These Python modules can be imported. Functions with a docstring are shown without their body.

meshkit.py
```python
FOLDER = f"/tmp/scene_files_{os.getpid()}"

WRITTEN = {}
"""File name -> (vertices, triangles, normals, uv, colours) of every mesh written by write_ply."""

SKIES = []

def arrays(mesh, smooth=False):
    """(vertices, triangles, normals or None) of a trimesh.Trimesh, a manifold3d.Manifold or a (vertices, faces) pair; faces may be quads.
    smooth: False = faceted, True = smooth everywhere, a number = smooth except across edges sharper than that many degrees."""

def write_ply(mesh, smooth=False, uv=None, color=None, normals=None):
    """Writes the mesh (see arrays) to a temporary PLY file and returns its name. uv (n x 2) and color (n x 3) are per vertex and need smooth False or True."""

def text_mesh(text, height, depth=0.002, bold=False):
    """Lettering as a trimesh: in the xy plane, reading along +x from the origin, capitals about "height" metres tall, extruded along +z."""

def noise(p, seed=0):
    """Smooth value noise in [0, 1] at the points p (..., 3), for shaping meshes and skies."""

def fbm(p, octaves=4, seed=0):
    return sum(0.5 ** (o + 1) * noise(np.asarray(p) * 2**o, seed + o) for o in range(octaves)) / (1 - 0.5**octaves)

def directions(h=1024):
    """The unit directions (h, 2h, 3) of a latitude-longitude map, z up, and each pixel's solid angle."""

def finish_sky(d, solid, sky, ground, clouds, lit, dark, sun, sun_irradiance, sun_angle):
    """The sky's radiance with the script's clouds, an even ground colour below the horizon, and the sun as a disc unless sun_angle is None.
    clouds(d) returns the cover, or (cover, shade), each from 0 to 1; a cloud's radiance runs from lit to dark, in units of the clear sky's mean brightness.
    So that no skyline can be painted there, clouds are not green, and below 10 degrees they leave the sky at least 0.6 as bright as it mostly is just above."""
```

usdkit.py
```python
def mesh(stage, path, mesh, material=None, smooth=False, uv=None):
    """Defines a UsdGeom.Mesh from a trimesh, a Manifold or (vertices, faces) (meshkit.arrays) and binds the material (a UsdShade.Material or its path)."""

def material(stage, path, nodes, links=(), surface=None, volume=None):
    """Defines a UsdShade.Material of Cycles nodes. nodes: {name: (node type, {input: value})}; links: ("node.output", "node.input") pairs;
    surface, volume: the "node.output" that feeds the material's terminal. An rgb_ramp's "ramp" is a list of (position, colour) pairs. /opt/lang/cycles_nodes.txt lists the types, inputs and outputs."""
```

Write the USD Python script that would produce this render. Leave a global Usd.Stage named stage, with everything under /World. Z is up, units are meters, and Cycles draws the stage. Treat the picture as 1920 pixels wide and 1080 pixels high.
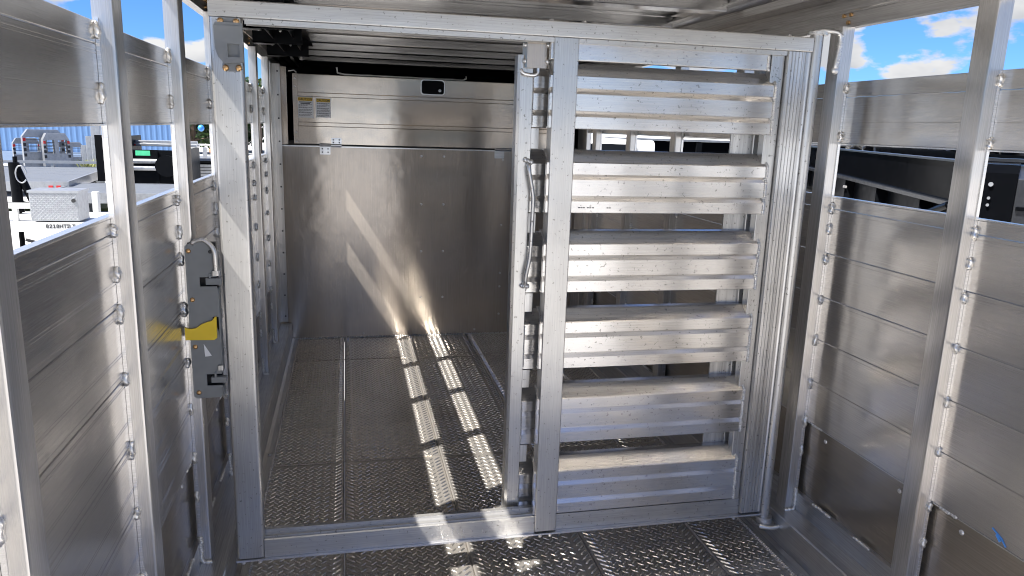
import math, random
import numpy as np, trimesh, usdkit, meshkit
from shapely.geometry import Polygon, box as sbox, LineString, Point
from shapely import affinity
from pxr import Usd, UsdGeom, UsdLux, UsdShade, Gf, Sdf

stage = Usd.Stage.CreateInMemory()
UsdGeom.SetStageUpAxis(stage, UsdGeom.Tokens.z)
UsdGeom.SetStageMetersPerUnit(stage, 1.0)
UsdGeom.Xform.Define(stage, '/World')
UsdGeom.Scope.Define(stage, '/World/Looks')
rng = np.random.default_rng(7)
OZ = 2.02            # eye height above the ground; shapes below are written relative to the eye

# ------------------------------------------------------------------ camera, sky, sun, exposure
EXPOSURE = 1.9
SUN_TRAVEL = np.array([1.0, 0.485, -1.62]); SUN_TRAVEL /= np.linalg.norm(SUN_TRAVEL)
SUN_EL = math.asin(-SUN_TRAVEL[2]); SUN_ROT = math.atan2(-SUN_TRAVEL[0], -SUN_TRAVEL[1])
CLOUD_AT = (1.3, 0.1, 0.1)
SKY_STRENGTH, SUN_INTENSITY = 0.052, 1.25
YAW, PITCH, ROLL, FPX = np.radians(12.8312), np.radians(12.2941), np.radians(1.8423), 1382.24
fw = np.array([math.sin(YAW) * math.cos(PITCH), math.cos(YAW) * math.cos(PITCH), -math.sin(PITCH)])
rt = np.array([math.cos(YAW), -math.sin(YAW), 0.0]); up = np.cross(rt, fw)
rt2 = rt * math.cos(ROLL) + up * math.sin(ROLL); up2 = -rt * math.sin(ROLL) + up * math.cos(ROLL)
cam = UsdGeom.Camera.Define(stage, '/World/camera')
cam.CreateHorizontalApertureAttr(36.0); cam.CreateVerticalApertureAttr(20.25)
cam.CreateFocalLengthAttr(36.0 * FPX / 1920); cam.CreateClippingRangeAttr((0.02, 2000.0))
cam.CreateExposureAttr(EXPOSURE)
M4 = Gf.Matrix4d(*rt2, 0, *up2, 0, *(-fw), 0, 0, 0, OZ, 1)
cam.AddTransformOp().Set(M4)

usdkit.material(stage, '/World/Looks/sky_look', {
    'sky': ('sky_texture', {'sky_type': 'single_scattering', 'sun_disc': False, 'sun_elevation': SUN_EL, 'sun_rotation': SUN_ROT, 'air_density': 1.0, 'aerosol_density': 0.15, 'ozone_density': 2.0}),
    'tc': ('texture_coordinate', {}),
    'map': ('mapping', {'scale': (1.0, 1.0, 2.3), 'location': CLOUD_AT}),
    'n1': ('noise_texture', {'scale': 8.0, 'detail': 9.0, 'roughness': 0.52}),
    'r1': ('rgb_ramp', {'ramp': [(0.0, (0, 0, 0)), (0.505, (0, 0, 0)), (0.55, (1, 1, 1)), (1.0, (1, 1, 1))]}),
    'mapb': ('mapping', {'scale': (1.0, 1.0, 2.3), 'location': (CLOUD_AT[0], CLOUD_AT[1], CLOUD_AT[2] + .045)}),
    'n2': ('noise_texture', {'scale': 8.0, 'detail': 6.0, 'roughness': 0.5}),
    'r2': ('rgb_ramp', {'ramp': [(0.44, (4.6, 4.6, 4.6)), (0.62, (3.2, 3.3, 3.5))]}),
    'tint': ('mix_color', {'blend_type': 'multiply', 'fac': 1.0, 'b': (0.27, 0.50, 0.95), 'use_clamp': False}),
    'mix': ('mix_color', {'use_clamp': False}),
    'bg': ('background_shader', {'strength': SKY_STRENGTH})},
    [('tc.generated', 'map.vector'), ('map.vector', 'n1.vector'), ('n1.fac', 'r1.fac'), ('tc.generated', 'mapb.vector'), ('mapb.vector', 'n2.vector'), ('n2.fac', 'r2.fac'),
     ('sky.color', 'tint.a'), ('tint.result', 'mix.a'), ('r2.color', 'mix.b'), ('r1.color', 'mix.fac'), ('mix.result', 'bg.color')], surface='bg.background')
dome = UsdLux.DomeLight.Define(stage, '/World/sky')
dome.GetPrim().SetCustomDataByKey('kind', 'structure')
UsdShade.MaterialBindingAPI.Apply(dome.GetPrim()).Bind(UsdShade.Material.Get(stage, '/World/Looks/sky_look'))
sun = UsdLux.DistantLight.Define(stage, '/World/sun')
sun.CreateIntensityAttr(SUN_INTENSITY); sun.CreateAngleAttr(0.53); sun.CreateNormalizeAttr(True); sun.CreateColorAttr(Gf.Vec3f(1.0, 0.965, 0.92))
zax = -SUN_TRAVEL; xax = np.cross([0, 0, 1.0], zax); xax /= np.linalg.norm(xax); yax = np.cross(zax, xax)
sun.AddTransformOp().Set(Gf.Matrix4d(*xax, 0, *yax, 0, *zax, 0, 0, 0, 30, 1))

# ------------------------------------------------------------------ helpers: prims
BASE, USED, CNT = {}, {}, {}
def snake(parent, name):
    k = (parent, name); n = CNT.get(k, 0); CNT[k] = n + 1
    return parent + '/' + (name if n == 0 else '%s_%03d' % (name, n))
def keys(p, label=None, cat=None, group=None, kind=None):
    for k, v in (('label', label), ('category', cat), ('group', group), ('kind', kind)):
        if v: p.SetCustomDataByKey(k, v)
    return p
def thing(name, loc, label=None, cat=None, group=None, kind=None):
    """An Xform at the thing's base (relative to the eye); its parts follow."""
    path = snake('/World', name)
    x = UsdGeom.Xform.Define(stage, path)
    x.AddTranslateOp().Set(Gf.Vec3d(loc[0], loc[1], loc[2] + OZ))
    BASE[path] = np.array([loc[0], loc[1], loc[2] + OZ])
    keys(x.GetPrim(), label, cat, group, kind)
    return path
def obj(name, mesh, mat, parent=None, smooth=False, label=None, cat=None, group=None, kind=None):
    """One Mesh prim from a mesh written relative to the eye."""
    path = snake(parent or '/World', name)
    v, f = (mesh.vertices, mesh.faces) if hasattr(mesh, 'vertices') else mesh
    v = np.array(v, float) + [0, 0, OZ]
    if parent is None:
        base = np.array([(v[:, 0].min() + v[:, 0].max()) / 2, (v[:, 1].min() + v[:, 1].max()) / 2, v[:, 2].min()])
    else:
        base = BASE[parent]
    m = usdkit.mesh(stage, path, trimesh.Trimesh(v - base, np.array(f), process=False), '/World/Looks/' + mat, smooth=smooth)
    if parent is None:
        m.AddTranslateOp().Set(Gf.Vec3d(*base))
        BASE[path] = base
    else:
        BASE[path] = base
    keys(m.GetPrim(), label, cat, group, kind)
    return path

def many(name, meshes, *a, **k):
    for m in meshes: obj(name, m, *a, **k)
# ------------------------------------------------------------------ helpers: shapes
cat_ = lambda L: trimesh.util.concatenate([m for m in L])
def bx(x0, x1, y0, y1, z0, z1):
    m = trimesh.creation.box([abs(x1 - x0), abs(y1 - y0), abs(z1 - z0)])
    m.apply_translation([(x0 + x1) / 2, (y0 + y1) / 2, (z0 + z1) / 2]); return m
def rr(x0, y0, x1, y1, r, n=3):
    return sbox(min(x0, x1), min(y0, y1), max(x0, x1), max(y0, y1)).buffer(-r).buffer(r, quad_segs=n)
def ext(poly, axis, a, b):
    """Extrudes a 2-D outline along an axis: x takes (y, z), y takes (x, z), z takes (x, y)."""
    if not hasattr(poly, 'exterior'): poly = Polygon(poly)
    m = trimesh.creation.extrude_polygon(poly, abs(b - a), engine='earcut')
    u, v, w = m.vertices.T; w = w + min(a, b)
    m.vertices = {'x': np.c_[w, u, v], 'y': np.c_[u, w, v], 'z': np.c_[u, v, w]}[axis]
    if m.volume < 0: m.invert()
    return m
def rbox(x0, x1, y0, y1, z0, z1, r=.004, axis='z'):
    if axis == 'z': return ext(rr(x0, y0, x1, y1, r), 'z', z0, z1)
    if axis == 'x': return ext(rr(y0, z0, y1, z1, r), 'x', x0, x1)
    return ext(rr(x0, z0, x1, z1, r), 'y', y0, y1)
def tube(pts, r, n=8):
    pts = np.array(pts, float); rings = []
    t = np.gradient(pts, axis=0); t /= np.linalg.norm(t, axis=1, keepdims=True)
    ref = np.array([0.3, 0.9, 0.31]);
    if abs(t[0] @ ref) > .85: ref = np.array([.9, -.1, .4])
    r = np.broadcast_to(r, len(pts))
    for p, d, q in zip(pts, t, r):
        a = np.cross(d, ref); a /= np.linalg.norm(a); b = np.cross(d, a)
        th = np.linspace(0, 2 * np.pi, n, endpoint=False)
        rings.append(p + q * (np.outer(np.cos(th), a) + np.outer(np.sin(th), b)))
    v = np.vstack(rings + [pts[:1], pts[-1:]]); f = []
    for i in range(len(pts) - 1):
        for j in range(n):
            a, b, c, d = i * n + j, i * n + (j + 1) % n, (i + 1) * n + (j + 1) % n, (i + 1) * n + j
            f += [[a, b, c], [a, c, d]]
    e = len(pts) * n
    for j in range(n):
        f += [[e, (j + 1) % n, j], [e + 1, e - n + j, e - n + (j + 1) % n]]
    m = trimesh.Trimesh(v, f, process=False)
    if m.volume < 0: m.invert()
    return m
def smoothpath(pts, n=6):
    p = np.array(pts, float); out = []
    q = np.vstack([2 * p[0] - p[1], p, 2 * p[-1] - p[-2]])
    for i in range(1, len(q) - 2):
        for t in np.linspace(0, 1, n, endpoint=False):
            a, b, c, d = q[i - 1], q[i], q[i + 1], q[i + 2]
            out.append(.5 * (2 * b + (c - a) * t + (2 * a - 5 * b + 4 * c - d) * t ** 2 + (3 * b - a - 3 * c + d) * t ** 3))
    return np.array(out + [p[-1]])
def cyl(p, d, r, h, n=12):
    m = trimesh.creation.cylinder(radius=r, height=h, sections=n)
    m.apply_transform(trimesh.geometry.align_vectors([0, 0, 1], d)); m.apply_translation(p); return m
def dome_head(p, d, r, h=None):
    m = trimesh.creation.icosphere(subdivisions=2, radius=1.0)
    m = m.slice_plane([0, 0, 0], [0, 0, 1], cap=True) if False else m
    m.vertices *= [r, r, h or r * .45]
    m.apply_transform(trimesh.geometry.align_vectors([0, 0, 1], d)); m.apply_translation(p); return m
def bead(p0, p1, r, seed=0, step=.45, squash=1.0):
    """A weld bead: overlapping scales along a line."""
    g = np.random.default_rng(seed); p0, p1 = np.array(p0, float), np.array(p1, float)
    L = np.linalg.norm(p1 - p0); n = max(2, int(L / (r * step * 1.3)) + 1); out = []
    for t in np.linspace(0, 1, n):
        s = trimesh.creation.icosphere(subdivisions=1, radius=1.0)
        d = (p1 - p0) / max(L, 1e-9)
        s.vertices *= [r * g.uniform(.85, 1.15) * squash, r * g.uniform(.85, 1.15) * squash, r * .8]
        s.apply_transform(trimesh.geometry.align_vectors([0, 0, 1], d + [0, 0, 1e-6])); s.apply_translation(p0 + (p1 - p0) * t + g.normal(0, r * .1, 3)); out.append(s)
    return cat_(out)
def lump(c, r, h, seed=0):
    g = np.random.default_rng(seed)
    m = trimesh.creation.icosphere(subdivisions=3, radius=1.0); v = m.vertices.copy()
    k = 1 + .16 * np.sin(v[:, 2] * g.uniform(5, 8) + v[:, 0] * 2 + g.uniform(0, 6)) + .10 * (meshkit.noise(v * 3 + g.uniform(0, 50), 3) - .5)
    v[:, :2] *= k[:, None]; w = np.sign(v[:, 2]) * np.abs(v[:, 2]) ** .8
    m.vertices = np.c_[v[:, 0] * r + g.normal(0, .1) * r * w, v[:, 1] * r, w * h] + c
    return m
def pathbead(pts, r, seed=0):
    return cat_([bead(a, b, r, seed + i) for i, (a, b) in enumerate(zip(pts[:-1], pts[1:]))])

# ------------------------------------------------------------------ materials
def L_(n): return '/World/Looks/' + n
AX = {'x': (1.2, 70, 70), 'y': (70, 1.2, 70), 'z': (70, 70, 1.2)}
def metal(name, col, rough, grain='z', blur=(0, 0, 1), aniso=.55, dirt=.25, streak=.12, bump=.06, metallic=1.0, dirtcol=(.20, .18, .16), spots=0.0, dscale=5.0, ripple=.05, scratch=.35):
    c = np.array(col)
    sc = AX[grain]
    nodes = {
        'geo': ('geometry', {}),
        'm1': ('mapping', {'scale': tuple(np.array(sc) * 5.5)}), 'n1': ('noise_texture', {'scale': 1.0, 'detail': 4.0, 'roughness': .6}),
        'm2': ('mapping', {'scale': tuple(np.array(sc) * 1.1)}), 'n2': ('noise_texture', {'scale': 1.0, 'detail': 5.0, 'roughness': .6}),
        'n3': ('noise_texture', {'scale': dscale, 'detail': 7.0, 'roughness': .68}),
        'rc': ('rgb_ramp', {'ramp': [(.25, tuple(c * (1 - streak))), (.75, tuple(np.minimum(c * (1 + streak * .6), .95)))]}),
        'rd': ('rgb_ramp', {'ramp': [(.48, (0, 0, 0)), (.78, (dirt,) * 3)]}),
        'mix': ('mix_color', {'b': dirtcol}),
        'rr': ('map_range', {'from_min': .25, 'from_max': .75, 'to_min': rough * .88, 'to_max': rough * 1.14}),
        'add': ('math', {'math_type': 'multiply_add', 'value2': rough * .6}),
        'bump': ('bump', {'strength': bump, 'distance': .002}),
        'tan': ('combine_xyz', {'x': blur[0], 'y': blur[1], 'z': blur[2]}),
        'p': ('principled_bsdf', {'metallic': metallic, 'anisotropic': aniso, 'specular_ior_level': .4}),
        'n5': ('noise_texture', {'scale': 4.5, 'detail': 2.0, 'roughness': .5}), 'bump2': ('bump', {'strength': ripple, 'distance': .05}),
        'n6': ('noise_texture', {'scale': 9.0, 'detail': 1.0, 'roughness': .4, 'distortion': 4.0}), 'rs': ('rgb_ramp', {'ramp': [(.496, (0, 0, 0)), (.500, (1, 1, 1)), (.504, (0, 0, 0))]}),
        'n7': ('noise_texture', {'scale': 6.0, 'detail': 2.0}), 'rm': ('rgb_ramp', {'ramp': [(.56, (0, 0, 0)), (.66, (scratch,) * 3)]}),
        'mm': ('mix_color', {'blend_type': 'multiply', 'fac': 1.0}), 'mixs': ('mix_color', {'b': tuple(np.minimum(c * 1.35, .9))})}
    links = [('geo.position', 'n5.vector'), ('n5.fac', 'bump2.height'), ('bump2.normal', 'bump.normal'), ('geo.position', 'n6.vector'), ('n6.fac', 'rs.fac'), ('geo.position', 'n7.vector'), ('n7.fac', 'rm.fac'),
             ('rs.color', 'mm.a'), ('rm.color', 'mm.b'), ('mm.result', 'mixs.fac'), ('rc.color', 'mixs.a'), ('geo.position', 'm1.vector'), ('m1.vector', 'n1.vector'), ('geo.position', 'm2.vector'), ('m2.vector', 'n2.vector'), ('geo.position', 'n3.vector'),
             ('n2.fac', 'rc.fac'), ('n3.fac', 'rd.fac'), ('mixs.result', 'mix.a'), ('rd.color', 'mix.fac'), ('n1.fac', 'rr.value'), ('rd.color', 'add.value1'), ('rr.result', 'add.value3'),
             ('n1.fac', 'bump.height'), ('mix.result', 'p.base_color'), ('add.value', 'p.roughness'), ('bump.normal', 'p.normal'), ('tan.vector', 'p.tangent')]
    if spots:
        nodes |= {'v': ('noise_texture', {'scale': 95.0, 'detail': 3.0, 'roughness': .6}), 'rv': ('rgb_ramp', {'ramp': [(.635, (0, 0, 0)), (.68, (spots,) * 3)]}), 'mix2': ('mix_color', {'b': (.10, .09, .08)})}
        links = [l for l in links if l[0] != 'mix.result'] + [('geo.position', 'v.vector'), ('v.fac', 'rv.fac'), ('mix.result', 'mix2.a'), ('rv.color', 'mix2.fac'), ('mix2.result', 'p.base_color')]
    usdkit.material(stage, L_(name), nodes, links, surface='p.BSDF')
def plain(name, col, rough=.5, metallic=0.0, var=.12, scale=12.0, spec=.5, bump=0.0, coat=0.0):
    c = np.array(col, float)
    nodes = {'geo': ('geometry', {}), 'n': ('noise_texture', {'scale': scale, 'detail': 5.0, 'roughness': .6}),
             'r': ('rgb_ramp', {'ramp': [(.25, tuple(c * (1 - var))), (.75, tuple(np.minimum(c * (1 + var), .95)))]}),
             'rr': ('map_range', {'from_min': .25, 'from_max': .75, 'to_min': rough * .85, 'to_max': rough * 1.15}),
             'b': ('bump', {'strength': bump, 'distance': .01}),
             'p': ('principled_bsdf', {'metallic': metallic, 'specular_ior_level': spec, 'coat_weight': coat})}
    usdkit.material(stage, L_(name), nodes, [('geo.position', 'n.vector'), ('n.fac', 'r.fac'), ('r.color', 'p.base_color'), ('n.fac', 'rr.value'), ('rr.result', 'p.roughness'), ('n.fac', 'b.height'), ('b.normal', 'p.normal')], surface='p.BSDF')

ALU = (.60, .585, .565)
metal('slat_metal', (.66, .635, .60), .20, 'y', (0, 0, 1), .5, dirt=.2, streak=.04, bump=.006, metallic=.88)
metal('post_metal', (.58, .56, .535), .24, 'z', (.7, .7, 0), .4, dirt=.15, streak=.05, bump=.01, metallic=.80)
metal('gate_metal', (.54, .53, .51), .28, 'z', (.7, .7, 0), .45, dirt=.25, streak=.06, bump=.012, metallic=.80, spots=.7)
metal('gate_rail_metal', (.54, .53, .51), .28, 'x', (0, .5, .8), .45, dirt=.25, streak=.06, bump=.012, metallic=.80, spots=.7)
metal('louver_metal', (.68, .66, .63), .19, 'x', (0, .35, .94), .45, dirt=.22, streak=.04, bump=.008, metallic=.86, spots=.6, ripple=.03)
metal('worn_metal', (.62, .61, .59), .30, 'z', (.7, .7, 0), .4, dirt=.35, streak=.45, bump=.10, metallic=.80, spots=.8)
metal('roof_metal', (.66, .65, .635), .20, 'x', (0, .7, .7), .5, dirt=.3, bump=.01, metallic=.90)
metal('roof_edge_metal', (.56, .545, .525), .27, 'y', (.5, 0, .8), .5, dirt=.2, bump=.01, metallic=.88)
metal('bulkhead_metal', (.46, .405, .345), .20, 'z', (0, 0, 1), .75, dirt=.18, streak=.04, bump=.008, metallic=.76, ripple=.05, scratch=.25)
metal('door_metal', (.57, .50, .425), .16, 'z', (0, 0, 1), .7, dirt=.08, streak=.03, bump=.006, metallic=.90, ripple=.04, scratch=.1)
metal('kick_metal', (.44, .39, .325), .20, 'y', (0, 0, 1), .4, dirt=.25, streak=.03, bump=.006, metallic=.82, ripple=.08)
metal('sill_metal', (.60, .59, .575), .27, 'y', (.7, 0, .7), .4, dirt=.4, streak=.06, bump=.01, metallic=.84)
metal('tread_metal', (.60, .565, .52), .34, 'y', (1, 0, 0), .0, dirt=.75, streak=.08, bump=.06, metallic=.88, dirtcol=(.34, .295, .245), dscale=2.4)
metal('lug_metal', (.80, .77, .72), .20, 'y', (1, 0, 0), .0, dirt=.5, streak=.1, bump=.04, metallic=.95, dirtcol=(.40, .35, .30), dscale=2.4)
metal('weld_metal', (.66, .655, .64), .30, 'x', (0, 0, 1), .0, dirt=.45, streak=.2, bump=.2, metallic=.85, dscale=60)
metal('bright_metal', (.74, .73, .72), .22, 'x', (0, 0, 1), .0, dirt=.1, metallic=.85)
plain('grey_paint', (.19, .20, .205), .45, var=.08, scale=25, bump=.02)
plain('dark_gap', (.012, .012, .012), .6)
plain('yellow_paint', (.74, .52, .02), .36, var=.05)
plain('brass', (.55, .34, .16), .3, metallic=1.0)
plain('black_paint', (.002, .0023, .003), .14, spec=.025)
plain('black_edge', (.01, .011, .013), .30, spec=.6)
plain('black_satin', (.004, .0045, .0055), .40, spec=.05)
plain('black_tarp', (.006, .006, .0065), .22, spec=.22)
plain('rubber', (.02, .02, .02), .7)
plain('white_paint', (.50, .50, .48), .4, var=.05)
plain('label_white', (.72, .73, .74), .45, var=.02)
plain('label_yellow', (.65, .42, .03), .45, var=.02)
plain('ink', (.015, .015, .015), .5)
plain('green_tag', (.05, .42, .20), .5)
plain('red_lens', (.45, .02, .02), .2)
plain('amber_lens', (.7, .16, .02), .2)
plain('blue_sheet', (.07, .145, .29), .45, var=.06, scale=3)
plain('pale_sheet', (.15, .21, .31), .45, var=.06, scale=3)
plain('yard_alu', (.33, .34, .35), .36, metallic=.7, var=.1)
plain('yard_alu_deck', (.12, .13, .145), .5, metallic=.3, var=.12)
plain('asphalt', (.38, .375, .365), .85, var=.2, scale=1.5, bump=.2)
plain('grass', (.16, .17, .05), .8, var=.5, scale=6)
plain('wood', (.38, .29, .20), .7, var=.2)
plain('bark', (.10, .07, .05), .9, var=.3)
plain('glass_dark', (.01, .012, .015), .08)
plain('blue_plastic', (.04, .22, .60), .4)
usdkit.material(stage, L_('leaf'), {'geo': ('geometry', {}), 'r': ('rgb_ramp', {'ramp': [(0, (.02, .045, .015)), (1, (.075, .12, .03))]}), 'p': ('principled_bsdf', {'roughness': .55}), 't': ('translucent_bsdf', {'color': (.09, .15, .03)}), 'm': ('mix_closure', {'fac': .25})},
                [('geo.random_per_island', 'r.fac'), ('r.color', 'p.base_color'), ('p.BSDF', 'm.closure1'), ('t.BSDF', 'm.closure2')], surface='m.closure')

# ------------------------------------------------------------------ trailer: key sizes (relative to the eye)
ZF = -1.468; XL, XR = -.46, 1.60; YB = 5.066; YR = .25
ZT = .35
POST_Y = [1.605 + .595 * k for k in range(-2, 6)]
SEAMS_ = [-.193, -.235, -.387, -.539, -.691, -.843, -.995]

# ---- floor: diamond-plate planks with an interlocking ridge between them
floor = thing('floor', (.57, 1.9, ZF), kind='structure')
def lug(cx, cy, ang, L, w, h, z):
    c, s = math.cos(ang), math.sin(ang)
    prof = [(-L / 2, 0), (-L * .3, w / 2), (L * .3, w / 2), (L / 2, 0), (L * .3, -w / 2), (-L * .3, -w / 2)]
    v = [(cx + c * a - s * b, cy + s * a + c * b, z) for a, b in prof] + [(cx + c * a * .72 - s * b * .35, cy + s * a * .72 + c * b * .35, z + h) for a, b in prof]
    f = []
    for i in range(6):
        j = (i + 1) % 6; f += [[i, j, 6 + j], [i, 6 + j, 6 + i]]
    f += [[6, 7, 8], [6, 8, 9], [6, 9, 10], [6, 10, 11]]
    return np.array(v), np.array(f)
SX = [XL + .02, -.028, .40, .824, 1.25, XR - .02]
SY = [YR, 1.1, 2.02, 3.10, 4.565, YB + .0]
for i in range(5):
    for j in range(5):
        x0, x1, y0, y1 = SX[i] + .0012, SX[i + 1] - .0012, SY[j] + .0015, SY[j + 1] - .0015
        r0 = .0
        prof = [(x0, ZF - .03), (x1, ZF - .03), (x1, ZF), (x0, ZF)]
        if i: prof = [(x0, ZF - .03), (x1, ZF - .03), (x1, ZF), (x0 + .044, ZF), (x0 + .034, ZF + .0025), (x0 + .004, ZF + .003), (x0, ZF - .001)]
        if i < 4: prof = prof[:2] + [(x1, ZF - .001), (x1 - .004, ZF + .003), (x1 - .034, ZF + .0025), (x1 - .044, ZF)] + prof[3:]
        pk = obj('floor_plank', ext(prof, 'y', y0, y1), 'tread_metal', floor, smooth=25)
        if j >= 2 - (1 if i in (0, 4) else 1) and y1 > 1.5:
            V, F, n = [], [], 0
            P, H = .035, .0175
            for b in range(int((y1 - y0 - .012) / H)):
                cy = y0 + .012 + b * H
                if cy < 1.75: continue
                for a in range(int((x1 - x0 - .080) / P) + 1):
                    cx = x0 + .046 + a * P + (b % 2) * P / 2
                    if cx > x1 - .044: continue
                    q = lug(cx, cy, math.radians(46 if b % 2 else -44), .0285, .0080, .0023, ZF - .0002)
                    V.append(q[0]); F.append(q[1] + n); n += len(q[0])
            for side in ((-1,) if i < 4 else ()) + ((1,) if i else ()):      # herringbone on the ridge
                xe = x1 if side < 0 else x0
                for b in range(int((y1 - y0) / .0285)):
                    cy = y0 + .016 + b * .0285
                    if cy < 1.75: continue
                    q = lug(xe + side * .0215, cy, math.radians(-42 if side > 0 else 42), .042, .0095, .0038, ZF + .0022)
                    V.append(q[0]); F.append(q[1] + n); n += len(q[0])
            if V: obj('tread_lug', (np.vstack(V), np.vstack(F)), 'lug_metal', pk, kind='stuff')
obj('cross_weld', cat_([bead((SX[0] + .03, y, ZF + .001), (.36, y, ZF + .001), .0045, int(y * 10), step=1.0, squash=.8) for y in (3.10, 4.565)]), 'kick_metal', floor, smooth=True)

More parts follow.
